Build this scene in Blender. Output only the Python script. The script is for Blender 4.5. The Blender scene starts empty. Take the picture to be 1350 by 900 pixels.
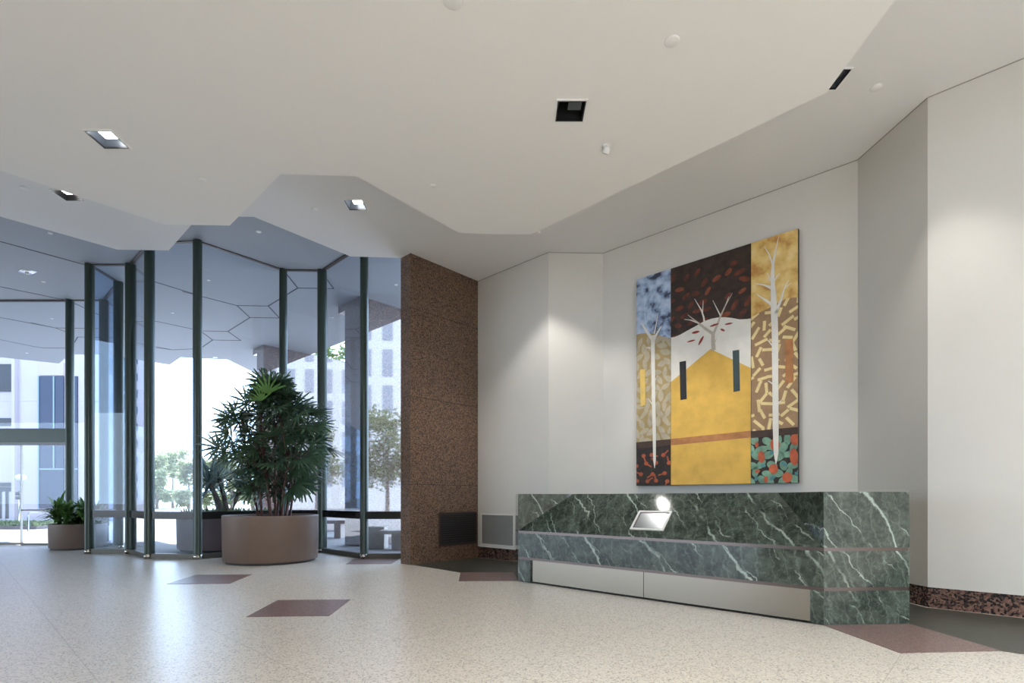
import bpy, bmesh, math, random
from mathutils import Vector, Matrix
from mathutils.geometry import tessellate_polygon
random.seed(7)
S = 1.05                       # one unit of the plan below, in metres (the camera's height)
F, CX, HY = 691.0, 675.0, 656.5
COL = bpy.context.scene.collection
R = random.random
def U(a, b): return a + (b - a) * R()
DA = (.732, -.681)             # along the desk and the painting wall, towards the camera
DB = (.681, .732)              # square to it, away from the camera
D0 = (-.036, .999)             # straight back
DL = (.999, .036)              # across
def add2(p, d, t): return (p[0] + d[0]*t, p[1] + d[1]*t)
def at(px, py, K):             # plan point of a spot seen on a level plane K above the eye
    y = F*K/(HY - py); return ((px - CX)/F*y, y)
def wall_t(p, d, px):          # distance along a vertical plane
    k = px - CX; return (k*p[1] - F*p[0])/(F*d[0] - k*d[1])
def wall_z(p, d, t, py): return 1 + (HY - py)/F*(p[1] + d[1]*t)
K1, K2, K3 = 3.12, 3.67, 4.22
Z1, Z2, Z3 = K1 + 1, K2 + 1, K3 + 1

# ------------------------------------------------------------------ materials
def new_mat(name):
    m = bpy.data.materials.new(name); m.use_nodes = True
    nt = m.node_tree; b = nt.nodes['Principled BSDF']
    return m, nt, b
def mat(name, col, rough=.5, metal=0, spec=.5, var=0, scale=6, bump=0, emit=None, es=0, coat=0):
    m, nt, b = new_mat(name)
    b.inputs['Base Color'].default_value = (*col, 1); b.inputs['Roughness'].default_value = rough
    b.inputs['Metallic'].default_value = metal; b.inputs['Specular IOR Level'].default_value = spec
    if coat: b.inputs['Coat Weight'].default_value = coat; b.inputs['Coat Roughness'].default_value = .05
    if var or bump:
        tc = nt.nodes.new('ShaderNodeTexCoord'); n = nt.nodes.new('ShaderNodeTexNoise')
        n.inputs['Scale'].default_value = scale; n.inputs['Detail'].default_value = 5
        nt.links.new(tc.outputs['Object'], n.inputs['Vector'])
    if var:
        r = nt.nodes.new('ShaderNodeValToRGB')
        r.color_ramp.elements[0].position = .3; r.color_ramp.elements[1].position = .7
        r.color_ramp.elements[0].color = (*[c*(1 - var) for c in col], 1)
        r.color_ramp.elements[1].color = (*[min(1, c*(1 + var)) for c in col], 1)
        nt.links.new(n.outputs['Fac'], r.inputs['Fac']); nt.links.new(r.outputs['Color'], b.inputs['Base Color'])
    if bump:
        bp = nt.nodes.new('ShaderNodeBump'); bp.inputs['Strength'].default_value = bump; bp.inputs['Distance'].default_value = .01
        nt.links.new(n.outputs['Fac'], bp.inputs['Height']); nt.links.new(bp.outputs['Normal'], b.inputs['Normal'])
    if emit:
        b.inputs['Emission Color'].default_value = (*emit, 1); b.inputs['Emission Strength'].default_value = es
    return m
def math_node(nt, op, a, b=None):
    n = nt.nodes.new('ShaderNodeMath'); n.operation = op
    for i, v in enumerate((a, b)):
        if v is None: continue
        if isinstance(v, (int, float)): n.inputs[i].default_value = v
        else: nt.links.new(v, n.inputs[i])
    return n.outputs[0]
def mix_col(nt, fac, c1, c2):
    n = nt.nodes.new('ShaderNodeMix'); n.data_type = 'RGBA'
    for i, v in ((0, fac), (6, c1), (7, c2)):
        if isinstance(v, (int, float)): n.inputs[i].default_value = v
        elif isinstance(v, tuple): n.inputs[i].default_value = (*v, 1)
        else: nt.links.new(v, n.inputs[i])
    return n.outputs[2]
def ramp(nt, src, stops):
    r = nt.nodes.new('ShaderNodeValToRGB'); e = r.color_ramp.elements
    while len(e) < len(stops): e.new(.5)
    for k, (p, c) in enumerate(stops): e[k].position = p; e[k].color = (*c, 1)
    nt.links.new(src, r.inputs['Fac']); return r.outputs['Color']

def granite(name, scale, stops, rough=.25, joints=None):
    m, nt, b = new_mat(name)
    tc = nt.nodes.new('ShaderNodeTexCoord')
    v = nt.nodes.new('ShaderNodeTexVoronoi'); v.inputs['Scale'].default_value = scale
    n = nt.nodes.new('ShaderNodeTexNoise'); n.inputs['Scale'].default_value = scale*.35; n.inputs['Detail'].default_value = 3
    nt.links.new(tc.outputs['Object'], v.inputs['Vector']); nt.links.new(tc.outputs['Object'], n.inputs['Vector'])
    sp = nt.nodes.new('ShaderNodeSeparateColor'); nt.links.new(v.outputs['Color'], sp.inputs[0])
    f = math_node(nt, 'ADD', math_node(nt, 'MULTIPLY', sp.outputs[0], .62), math_node(nt, 'MULTIPLY', n.outputs['Fac'], .38))
    c = ramp(nt, f, stops)
    if joints:
        z0, dz, w = joints
        xyz = nt.nodes.new('ShaderNodeSeparateXYZ'); nt.links.new(tc.outputs['Object'], xyz.inputs[0])
        t = math_node(nt, 'FRACT', math_node(nt, 'DIVIDE', math_node(nt, 'SUBTRACT', xyz.outputs[2], z0 - w/2 - dz*4), dz))
        c = mix_col(nt, math_node(nt, 'LESS_THAN', t, w/dz), c, (.02, .015, .012))
    nt.links.new(c, b.inputs['Base Color']); b.inputs['Roughness'].default_value = rough
    return m

def terrazzo(name):
    m, nt, b = new_mat(name)
    tc = nt.nodes.new('ShaderNodeTexCoord')
    v = nt.nodes.new('ShaderNodeTexVoronoi'); v.inputs['Scale'].default_value = 120
    nt.links.new(tc.outputs['Object'], v.inputs['Vector'])
    sp = nt.nodes.new('ShaderNodeSeparateColor'); nt.links.new(v.outputs['Color'], sp.inputs[0])
    c = ramp(nt, sp.outputs[0], [(0, (.22, .20, .18)), (.12, (.36, .33, .30)), (.24, (.63, .59, .53)), (.7, (.70, .66, .595)), (1, (.80, .76, .69))])
    n = nt.nodes.new('ShaderNodeTexNoise'); n.inputs['Scale'].default_value = .8; n.inputs['Detail'].default_value = 4
    nt.links.new(tc.outputs['Object'], n.inputs['Vector'])
    c = mix_col(nt, math_node(nt, 'MULTIPLY', n.outputs['Fac'], .25), c, (.58, .545, .49))
    # joints of the terrazzo fields, on the two slanting directions
    xyz = nt.nodes.new('ShaderNodeSeparateXYZ'); nt.links.new(tc.outputs['Object'], xyz.inputs[0])
    def joint(dx, dy, off, step, w):
        q = math_node(nt, 'ADD', math_node(nt, 'MULTIPLY', xyz.outputs[0], dx), math_node(nt, 'MULTIPLY', xyz.outputs[1], dy))
        q = math_node(nt, 'FRACT', math_node(nt, 'DIVIDE', math_node(nt, 'SUBTRACT', q, off - w/2 - step*40), step))
        return math_node(nt, 'LESS_THAN', q, w/step)
    j1 = joint(.681, .732, .556*S, .8125*S, .006)
    j2 = joint(-.732, .681, .464*S, 1.594*S, .006)
    j = math_node(nt, 'MULTIPLY', math_node(nt, 'MAXIMUM', j1, j2), .45)
    c = mix_col(nt, j, c, (.25, .22, .19))
    nt.links.new(c, b.inputs['Base Color'])
    b.inputs['Roughness'].default_value = .29; b.inputs['Specular IOR Level'].default_value = .95
    bp = nt.nodes.new('ShaderNodeBump'); bp.inputs['Strength'].default_value = .08; bp.inputs['Distance'].default_value = .004
    nt.links.new(sp.outputs[1], bp.inputs['Height']); nt.links.new(bp.outputs['Normal'], b.inputs['Normal'])
    return m

def marble(name, seed, rot):
    m, nt, b = new_mat(name)
    tc = nt.nodes.new('ShaderNodeTexCoord')
    mp = nt.nodes.new('ShaderNodeMapping'); mp.inputs['Location'].default_value = (seed, seed*.7, seed*1.3); mp.inputs['Rotation'].default_value = rot
    nt.links.new(tc.outputs['Object'], mp.inputs['Vector'])
    def noise(sc, det, rough=.6, dist=0):
        n = nt.nodes.new('ShaderNodeTexNoise'); n.inputs['Scale'].default_value = sc; n.inputs['Detail'].default_value = det
        n.inputs['Roughness'].default_value = rough; n.inputs['Distortion'].default_value = dist
        nt.links.new(mp.outputs[0], n.inputs['Vector']); return n.outputs['Fac']
    base = ramp(nt, noise(4.5, 10, .78, .9), [(.30, (.008, .012, .010)), (.46, (.028, .040, .032)), (.60, (.065, .088, .072)), (.78, (.16, .20, .165))])
    fine = nt.nodes.new('ShaderNodeMapRange'); fine.inputs[1].default_value = .5; fine.inputs[2].default_value = .72
    nt.links.new(noise(21, 10, .8, .5), fine.inputs[0])
    base = mix_col(nt, math_node(nt, 'MULTIPLY', fine.outputs[0], .8), base, (.155, .20, .165))
    def veins(sc, dist, lo, hi, ph, rx):
        mp2 = nt.nodes.new('ShaderNodeMapping'); mp2.inputs['Rotation'].default_value = rx
        nt.links.new(mp.outputs[0], mp2.inputs['Vector'])
        w = nt.nodes.new('ShaderNodeTexWave'); w.inputs['Scale'].default_value = sc; w.inputs['Distortion'].default_value = dist
        w.inputs['Detail'].default_value = 7; w.inputs['Detail Scale'].default_value = 1.6; w.inputs['Detail Roughness'].default_value = .62; w.inputs['Phase Offset'].default_value = ph
        nt.links.new(mp2.outputs[0], w.inputs['Vector'])
        mr = nt.nodes.new('ShaderNodeMapRange'); mr.inputs[1].default_value = lo; mr.inputs[2].default_value = hi
        nt.links.new(w.outputs['Fac'], mr.inputs[0]); return mr.outputs[0]
    mask = nt.nodes.new('ShaderNodeMapRange'); mask.inputs[1].default_value = .42; mask.inputs[2].default_value = .58
    nt.links.new(noise(2.2, 3), mask.inputs[0])
    mask2 = nt.nodes.new('ShaderNodeMapRange'); mask2.inputs[1].default_value = .43; mask2.inputs[2].default_value = .57
    nt.links.new(noise(3.7, 3), mask2.inputs[0])
    v1 = math_node(nt, 'MULTIPLY', veins(.62, 2.6, .9935, 1.0, seed, (0, 0, 0)), mask.outputs[0])
    v2 = math_node(nt, 'MULTIPLY', veins(1.25, 4.2, .993, 1.0, seed*2, (0, .16, .1)), mask2.outputs[0])
    v3 = math_node(nt, 'MULTIPLY', veins(2.9, 7, .955, 1.0, seed*3, (0, -.35, .2)), .15)
    v = math_node(nt, 'MAXIMUM', math_node(nt, 'MAXIMUM', v1, math_node(nt, 'MULTIPLY', v2, .9)), v3)
    c = mix_col(nt, math_node(nt, 'MULTIPLY', v, .85), base, (.40, .48, .42))
    nt.links.new(c, b.inputs['Base Color'])
    b.inputs['Roughness'].default_value = .06; b.inputs['Specular IOR Level'].default_value = .6
    return m

def glass(name, tint, ior=1.5):
    m = bpy.data.materials.new(name); m.use_nodes = True; nt = m.node_tree
    for n in list(nt.nodes): nt.nodes.remove(n)
    o = nt.nodes.new('ShaderNodeOutputMaterial'); mx = nt.nodes.new('ShaderNodeMixShader')
    t = nt.nodes.new('ShaderNodeBsdfTransparent'); t.inputs[0].default_value = (*tint, 1)
    g = nt.nodes.new('ShaderNodeBsdfGlossy'); g.inputs['Roughness'].default_value = 0
    # Schlick reflectance of one face, the same seen from either side
    ge = nt.nodes.new('ShaderNodeNewGeometry'); dt = nt.nodes.new('ShaderNodeVectorMath'); dt.operation = 'DOT_PRODUCT'
    nt.links.new(ge.outputs['Normal'], dt.inputs[0]); nt.links.new(ge.outputs['Incoming'], dt.inputs[1])
    c = math_node(nt, 'SUBTRACT', 1, math_node(nt, 'ABSOLUTE', dt.outputs['Value']))
    f0 = ((ior - 1)/(ior + 1))**2
    fr = math_node(nt, 'ADD', f0, math_node(nt, 'MULTIPLY', 1 - f0, math_node(nt, 'POWER', c, 5)))
    nt.links.new(fr, mx.inputs[0]); nt.links.new(t.outputs[0], mx.inputs[1]); nt.links.new(g.outputs[0], mx.inputs[2])
    nt.links.new(mx.outputs[0], o.inputs[0]); return m

def leaf_mat(name, c1, c2, trans=.25, rough=.45):
    m, nt, b = new_mat(name)
    tc = nt.nodes.new('ShaderNodeTexCoord'); n = nt.nodes.new('ShaderNodeTexNoise'); n.inputs['Scale'].default_value = 3.5
    nt.links.new(tc.outputs['Object'], n.inputs['Vector'])
    c = ramp(nt, n.outputs['Fac'], [(.3, c1), (.7, c2)])
    nt.links.new(c, b.inputs['Base Color']); b.inputs['Roughness'].default_value = rough
    tr = nt.nodes.new('ShaderNodeBsdfTranslucent'); nt.links.new(c, tr.inputs[0])
    mx = nt.nodes.new('ShaderNodeMixShader'); mx.inputs[0].default_value = trans
    o = nt.nodes['Material Output']
    nt.links.new(b.outputs[0], mx.inputs[1]); nt.links.new(tr.outputs[0], mx.inputs[2]); nt.links.new(mx.outputs[0], o.inputs[0])
    return m

M = {}
M['wall'] = mat('warm_white_paint', (.625, .61, .57), .55, var=.015, scale=2)
M['ceil'] = mat('ceiling_paint', (.86, .85, .83), .7)
M['ceil_shaded'] = mat('ceiling_paint_shaded', (.78, .775, .765), .7)  # same ceiling paint, darkened to put the recessed tier's shade into the colour
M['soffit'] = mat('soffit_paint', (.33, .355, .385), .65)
M['joint'] = mat('soffit_joint', (.05, .05, .06), .8)
M['floor'] = terrazzo('beige_terrazzo')
M['plaza'] = mat('plaza_concrete', (.30, .28, .28), .8, var=.08, scale=1.5)
M['carpet'] = mat('dark_terrazzo', (.050, .050, .040), .38, var=.2, scale=14)
M['tile'] = granite('plum_tile', 130, [(.2, (.10, .068, .068)), (.5, (.20, .128, .118)), (.85, (.31, .21, .19))], .30)
M['granite'] = granite('brown_granite', 95, [(.22, (.016, .013, .012)), (.38, (.068, .043, .030)), (.55, (.165, .098, .063)), (.72, (.26, .16, .105)), (.95, (.10, .07, .053))], .3, (1.21*S, 1.323*S, .008))
M['granite_base'] = granite('base_granite', 60, [(.25, (.015, .013, .014)), (.42, (.045, .033, .03)), (.52, (.14, .078, .060)), (.8, (.23, .135, .105))], .22)
M['granite_out'] = granite('polished_granite', 80, [(.22, (.03, .024, .024)), (.42, (.11, .070, .06)), (.6, (.20, .13, .11)), (.9, (.27, .19, .17))], .04, (1.21*S, 1.323*S, .008))
gb = M['granite_out'].node_tree.nodes['Principled BSDF']
gb.inputs['Specular IOR Level'].default_value = 1.0; gb.inputs['Coat Weight'].default_value = 1; gb.inputs['Coat IOR'].default_value = 2.6; gb.inputs['Coat Roughness'].default_value = .02
M['marble_a'] = marble('green_marble_slope', 1.7, (0, .55, .2))
M['marble_b'] = marble('green_marble_band', 4.1, (0, .62, .1))
M['marble_c'] = marble('green_marble_end', 7.9, (.1, .6, .0))
M['marble_d'] = marble('green_marble_end_two', 12.3, (.2, .4, .5))
M['bronze'] = mat('bronze_strip', (.15, .12, .11), .22, 1)
M['steel'] = mat('brushed_steel', (.32, .285, .235), .26, 1)
M['white_metal'] = mat('white_metal', (.74, .73, .71), .4)
M['grey_slat'] = mat('grey_slat', (.30, .30, .29), .5)
M['brown_metal'] = mat('dark_brown_metal', (.045, .028, .022), .5)
M['green_metal'] = mat('green_mullion_metal', (.038, .056, .044), .34, .2)
M['collar'] = mat('stainless_collar', (.42, .39, .34), .22, 1)
M['dark_rail'] = mat('smoked_rail', (.035, .035, .035), .12, .6)
M['sill'] = mat('bronze_sill', (.10, .09, .075), .42, .5)
M['glass'] = glass('pane_glass', (.86, .925, 1.0), 1.40)
M['baffle'] = mat('black_baffle', (.012, .012, .014), .35)
M['reflector'] = mat('grey_reflector', (.10, .12, .15), .3, .3)
M['bulb'] = mat('lit_lamp', (1, 1, 1), .5, emit=(1, .97, .92), es=14)
M['bulb_off'] = mat('dark_lamp_glass', (.05, .06, .06), .1)
M['disc'] = mat('disc_white', (.82, .82, .80), .4)
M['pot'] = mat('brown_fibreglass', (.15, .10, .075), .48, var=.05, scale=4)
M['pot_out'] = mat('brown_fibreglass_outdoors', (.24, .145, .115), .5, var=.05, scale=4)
M['plinth'] = mat('dark_plinth', (.03, .025, .022), .6)
M['soil'] = mat('soil', (.10, .065, .04), .9, var=.4, scale=30, bump=.6)
M['stem'] = mat('cane_stem', (.085, .038, .028), .6, var=.4, scale=20)
M['palm'] = leaf_mat('palm_leaf', (.034, .074, .044), (.095, .16, .088), .22, .32)
M['palm_new'] = leaf_mat('young_palm_leaf', (.07, .16, .03), (.12, .24, .05), .35)
M['dracaena'] = leaf_mat('strap_leaf', (.05, .12, .03), (.16, .29, .07), .25)
M['bluepalm'] = leaf_mat('outdoor_frond', (.20, .26, .23), (.34, .40, .34), .45)
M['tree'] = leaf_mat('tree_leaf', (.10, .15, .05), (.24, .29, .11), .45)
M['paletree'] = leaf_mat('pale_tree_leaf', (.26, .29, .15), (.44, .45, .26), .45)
M['bark'] = mat('bark', (.22, .17, .14), .9, var=.3, scale=12)
M['grass'] = leaf_mat('grass_blade', (.12, .16, .07), (.22, .27, .13), .3)
M['facade'] = mat('pale_pink_concrete', (.42, .36, .385), .8, var=.04, scale=.6)
M['facade_b'] = mat('pale_concrete', (.40, .37, .38), .8)
M['darkwin'] = mat('dark_opening', (.05, .05, .055), .5)
M['bluewin'] = mat('blue_window', (.02, .028, .06), .15, 0, .35)
M['tower'] = mat('teal_tower_glass', (.16, .26, .30), .06, .4, .8)
M['frame_blue'] = mat('blue_frame', (.22, .30, .40), .4)
M['globe'] = mat('globe_glass', (.92, .92, .92), .3)
M['stone'] = mat('bench_stone', (.46, .40, .36), .6, var=.1, scale=10)
M['rail'] = mat('stainless_rail', (.65, .65, .66), .25, 1)

# ------------------------------------------------------------------ mesh builder (plan units)
class MB:
    def __init__(self): self.v = []; self.f = []; self.m = []; self.sm = []
    def add(self, vs, fs, mi=0, smooth=False):
        o = len(self.v); self.v += [tuple(p) for p in vs]
        for f in fs: self.f.append([i + o for i in f]); self.m.append(mi); self.sm.append(smooth)
        return self
    def prism(self, poly, z0, z1, mi=0):
        n = len(poly)
        a = sum(poly[i][0]*poly[(i+1) % n][1] - poly[(i+1) % n][0]*poly[i][1] for i in range(n))
        if a < 0: poly = poly[::-1]
        vs = [(x, y, z0) for x, y in poly] + [(x, y, z1) for x, y in poly]
        fs = [list(range(n))[::-1], list(range(n, 2*n))] + [[i, (i+1) % n, (i+1) % n + n, i + n] for i in range(n)]
        return self.add(vs, fs, mi)
    def box(self, c, s, mi=0, rz=0):
        x, y, z = [q/2 for q in s]; k, q = math.cos(rz), math.sin(rz)
        pts = [(-x, -y), (x, -y), (x, y), (-x, y)]
        return self.prism([(c[0] + k*a - q*b, c[1] + q*a + k*b) for a, b in pts], c[2] - z, c[2] + z, mi)
    def slab(self, p, d, t0, t1, n0, n1, z0, z1, mi=0):   # n: offset along the left normal of d
        nx, ny = -d[1], d[0]
        q = lambda t, n: (p[0] + d[0]*t + nx*n, p[1] + d[1]*t + ny*n)
        return self.prism([q(t0, n0), q(t1, n0), q(t1, n1), q(t0, n1)], z0, z1, mi)
    def hexa(self, b, t, mi=0):   # four bottom + four top corners
        vs = list(b) + list(t); fs = [[3, 2, 1, 0], [4, 5, 6, 7]] + [[i, (i+1) % 4, (i+1) % 4 + 4, i + 4] for i in range(4)]
        return self.add(vs, fs, mi)
    def tube(self, pts, rad, n=8, mi=0, cap=True):
        pts = [Vector(p) for p in pts]; vs = []; fs = []
        if not isinstance(rad, (list, tuple)): rad = [rad]*len(pts)
        up = Vector((0, 0, 1))
        for i, p in enumerate(pts):
            t = (pts[min(i+1, len(pts)-1)] - pts[max(i-1, 0)]).normalized()
            u = t.cross(up if abs(t.z) < .95 else Vector((1, 0, 0))).normalized(); w = t.cross(u)
            for k in range(n):
                a = 2*math.pi*k/n; vs.append(p + (u*math.cos(a) + w*math.sin(a))*rad[i])
        for i in range(len(pts)-1):
            for k in range(n): fs.append([i*n + k, i*n + (k+1) % n, (i+1)*n + (k+1) % n, (i+1)*n + k])
        self.add(vs, fs, mi, True)
        if cap:
            self.add(vs[:n], [list(range(n))], mi); self.add(vs[-n:], [list(range(n))[::-1]], mi)
        return self
    def lathe(self, prof, c, n=32, mi=0, sx=1, sy=1, rot=0):
        vs = []; fs = []; k, q = math.cos(rot), math.sin(rot)
        for r, z in prof:
            for i in range(n):
                a = 2*math.pi*i/n; x, y = r*sx*math.cos(a), r*sy*math.sin(a)
                vs.append((c[0] + k*x - q*y, c[1] + q*x + k*y, c[2] + z))
        for j in range(len(prof)-1):
            for i in range(n): fs.append([j*n + i, j*n + (i+1) % n, (j+1)*n + (i+1) % n, (j+1)*n + i])
        return self.add(vs, fs, mi, True)
    def disc(self, c, r, n=24, mi=0, sx=1, sy=1):
        return self.add([(c[0] + r*sx*math.cos(2*math.pi*i/n), c[1] + r*sy*math.sin(2*math.pi*i/n), c[2]) for i in range(n)], [list(range(n))], mi)
    def sheet(self, outer, holes, z, mi=0):
        loops = [[Vector((x, y, 0)) for x, y in outer]] + [[Vector((x, y, 0)) for x, y in h] for h in holes]
        tris = tessellate_polygon(loops); vs = [(p.x, p.y, z) for l in loops for p in l]
        return self.add(vs, [list(t) for t in tris], mi)
    def build(self, name, mats, parent=None, sharp=True):
        me = bpy.data.meshes.new(name)
        off = Vector(parent['plan0']) if parent is not None and 'plan0' in parent else Vector((0, 0, 0))
        me.from_pydata([tuple((Vector(p) - off)*S) for p in self.v], [], self.f)
        if not isinstance(mats, (list, tuple)): mats = [mats]
        for m in mats: me.materials.append(m)
        for p, mi, s in zip(me.polygons, self.m, self.sm): p.material_index = mi; p.use_smooth = s
        bm = bmesh.new(); bm.from_mesh(me)
        bmesh.ops.remove_doubles(bm, verts=bm.verts, dist=1e-5)
        bm.to_mesh(me); bm.free(); me.update()
        o = bpy.data.objects.new(name, me); COL.objects.link(o)
        if parent is not None: o.parent = parent; o['plan0'] = tuple(off)
        return o
def struct(name, mb, m, parent=None):
    o = mb.build(name, m, parent)
    if parent is None: o['kind'] = 'structure'
    return o
def thing(name, label, cat, p, group=None):
    o = bpy.data.objects.new(name, None); COL.objects.link(o)
    o.location = Vector(p)*S; o['plan0'] = tuple(p); o['label'] = label; o['category'] = cat
    o.empty_display_size = .1
    if group: o['group'] = group
    return o
def tag(o, label, cat, group=None, kind=None):
    if label: o['label'] = label
    if cat: o['category'] = cat
    if group: o['group'] = group
    if kind: o['kind'] = kind
    return o
def dup(o, p, label, name=None):
    r = o.copy(); COL.objects.link(r); r.location = Vector(p)*S; r['label'] = label; r['plan0'] = tuple(p)
    for ch in list(o.children):
        c = ch.copy(); COL.objects.link(c); c.parent = r
        for g in list(ch.children):
            d = g.copy(); COL.objects.link(d); d.parent = c
    return r
def bevel(o, w, seg=2):
    b = o.modifiers.new('bevel', 'BEVEL'); b.width = w*S; b.segments = seg; b.limit_method = 'ANGLE'; b.angle_limit = math.radians(40)
    return o

# ------------------------------------------------------------------ plan
Pc = (-1.522, 7.85); Pe = (-.577, 8.865)
Q1 = (.544, 7.822); Q2 = (1.363, 7.851); Q3 = (3.748, 5.68); Q4 = (3.807, 4.80)
Q5 = add2(Q4, DA, 5.6)
BASE = .187
# ------------------------------------------------------------------ ceilings
T1 = [(-10.77, -1.34), (-3.96, 5.98), (-3.23, 6.00), (-2.23, 5.05), (-1.507, 5.08), (-.625, 6.168), (.224, 6.205), (2.42, 4.034), (2.40, 3.284), (2.55, -6), (-10.77, -6)]
T2 = [(-14, -1.04), (-5.83, 7.74), (-5.09, 7.77), (-4.08, 6.83), (-3.37, 6.84), (-2.455, 7.96), (-1.70, 8.01), (-1.3, 8.4), (-.6, 9.3), (.7, 8.1), (1.45, 8.1), (4.05, 5.8), (4.05, 5.0), (8.6, 1.2), (8.6, -6), (-14, -6)]
T3 = [(-30, -7), (-30, 15.7), (-15.35, 15.7), (-14.2, 16.43), (-13.0, 15.4), (-11.95, 15.4), (-10.84, 16.6), (-9.94, 15.72), (-8.67, 15.98), (-8.67, 17.98), (1.6, 8.43), (8.6, 2.0), (8.6, -7)]
LS = .115                                        # half side of a downlight's opening
lights_T1 = [(-3.52, 4.56), (.471, 4.223)]
DESK_C = (2.453, 4.125); DESK_L = (.073, 6.33)
lights_T2 = [(-1.955, 6.56), (-5.38, 6.348), (2.79, 4.59), (.315, 6.84), (1.16, 6.12), (1.97, 5.36)]
def hole(c): return [(c[0]-LS, c[1]-LS), (c[0]+LS, c[1]-LS), (c[0]+LS, c[1]+LS), (c[0]-LS, c[1]+LS)]
def ceiling(name, poly, holes, z0, z1, m):
    mb = MB(); mb.sheet(poly, [hole(h) for h in holes], z0); mb.sheet(poly, [], z1)
    n = len(poly)
    for i in range(n):
        a, b = poly[i], poly[(i+1) % n]
        mb.add([(*a, z0), (*b, z0), (*b, z1), (*a, z1)], [[0, 1, 2, 3]])
    return struct(name, mb, m)
ceiling('ceiling_lower', T1, lights_T1, Z1, Z2 - .003, M['ceil'])
ceiling('ceiling_middle', T2, lights_T2, Z2, Z3 - .003, M['ceil_shaded'])
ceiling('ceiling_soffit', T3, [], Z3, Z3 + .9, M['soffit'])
# joints in the soffit, as grooves filled with dark sealant
JL = [(240, 383.8, 312.2, 402.5), (312.2, 402.5, 353.7, 403.2), (312.2, 402.5, 329.6, 418.4), (329.6, 418.4, 368, 418.9), (329.6, 418.4, 300.4, 436.6),
      (300.4, 436.6, 266, 436), (353.7, 403.2, 368.5, 419), (353.7, 403.2, 392.5, 379.5), (392.5, 379.5, 377, 360), (392.5, 379.5, 440, 380.3), (440, 380.3, 428, 364),
      (300.4, 436.6, 317.5, 448.6), (317.5, 448.6, 280.4, 448), (280.4, 448, 264, 436), (280.4, 448, 264, 459.2), (264, 459.2, 228, 461), (228, 461, 205, 458), (228, 461, 180, 452),
      (0, 377.6, 90, 396), (0, 318, 116, 350), (0, 418.2, 73, 432), (73, 432, 150, 433), (73, 432, 97, 441), (0, 447.4, 44, 456.5), (44, 456.5, 57, 458.4), (57, 458.4, 95, 458.6),
      (93, 460, 102.4, 444), (102.4, 444, 150, 444.8), (97, 399, 150, 424), (190, 367, 265, 390), (206, 423.3, 266, 436), (150, 424, 206, 423.3), (73, 432, 40, 425)]
mb = MB()
for x0, y0, x1, y1 in JL:
    a, b = at(x0, y0, K3), at(x1, y1, K3)
    L = math.hypot(b[0]-a[0], b[1]-a[1]); d = ((b[0]-a[0])/L, (b[1]-a[1])/L)
    mb.slab(a, d, 0, L, -.011, .011, Z3 - .004, Z3 + .02)
struct('trim_1', mb, M['joint'])
# ------------------------------------------------------------------ floor
GL = [(-9.43, 11.18), (-8.70, 11.18), (-7.69, 10.24), (-7.63, 9.47), (-6.89, 9.47), (-6.01, 8.69), (-5.16, 8.60), (-4.23, 9.69), (-3.52, 9.72), (-2.45, 8.69), (-1.08, 8.74)]
mb = MB(); mb.prism([(-20, -6.5), (-20, 11.2)] + GL + [(-.5, 9.0), (.7, 8.1), (1.45, 8.1), (4.05, 5.8), (4.1, 5.0), (8.6, 1.2), (8.6, -6.5)], -.08, 0)
struct('floor', mb, M['floor'])
mb = MB(); mb.prism([(-90, -70), (90, -70), (90, 110), (-90, 110)], -.3, -.012); struct('ground_plaza', mb, M['plaza'])
tile_r = [(2.453, 4.125), (3.157, 4.163), (3.201, 3.429), (2.504, 3.379)]
tile_l = [(-.694, 7.05), (-.639, 6.31), (.073, 6.33), (.02, 7.05)]
W0 = add2(Pc, DA, -.05)
mb = MB()
mb.prism([(-1.50, 7.87), (-.59, 8.86), (.545, 7.80), (1.36, 7.83), (3.73, 5.66), (3.79, 4.79), Q5, add2((3.201, 3.429), DA, 5), (3.201, 3.429), (2.453, 4.125), DESK_L, (-.694, 7.05)], -.02, .0018)
struct('floor_dark_border', mb, M['carpet'])
for k, q in enumerate((tile_r, tile_l, [(-2.297, 5.137), (-1.59, 5.165), (-1.553, 4.452), (-2.235, 4.41)], [(-4.12, 6.835), (-3.406, 6.862), (-3.30, 6.131), (-4.02, 6.105)], [(-2.60, 8.60), (-1.86, 8.62), (-1.83, 7.98), (-2.52, 7.95)])):
    mb = MB(); mb.prism(q, -.02, .0034); struct('floor_tile_%d' % (k+1), mb, M['tile'])
# ------------------------------------------------------------------ walls
def wall(name, a, b, z0, z1, m, th=.16, front=0, e0=0, e1=0):
    L = math.hypot(b[0]-a[0], b[1]-a[1]); d = ((b[0]-a[0])/L, (b[1]-a[1])/L)
    mb = MB(); mb.slab(a, d, -e0, L + e1, -front, th, z0, z1); return struct(name, mb, m)
TOP = Z2 + .05
wall('wall_vent', Pe, Q1, BASE, TOP, M['wall'])
wall('wall_return', Q1, Q2, BASE, TOP, M['wall'])
wall('wall_painting', Q2, Q3, BASE, TOP, M['wall'], e1=.0)
wall('wall_recess', Q3, Q4, BASE, TOP, M['wall'])
wall('wall_right', Q4, Q5, BASE, TOP, M['wall'])
mb = MB(); mb.slab(Q5, (0, -1), 0, 4.5, 0, .16, 0, TOP); struct('wall_side', mb, M['wall'])
mb = MB(); mb.slab((3.0, -6.3), (-1, 0), 0, 20, 0, .16, 0, TOP); struct('wall_back', mb, M['wall'])
for k, (a, b) in enumerate(((Pe, Q1), (Q1, Q2), (Q2, Q3), (Q3, Q4), (Q4, Q5))):
    wall('baseboard_%d' % (k+1), a, b, 0, BASE, M['granite_base'], th=.1, front=-.012, e0=0, e1=0)
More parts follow.
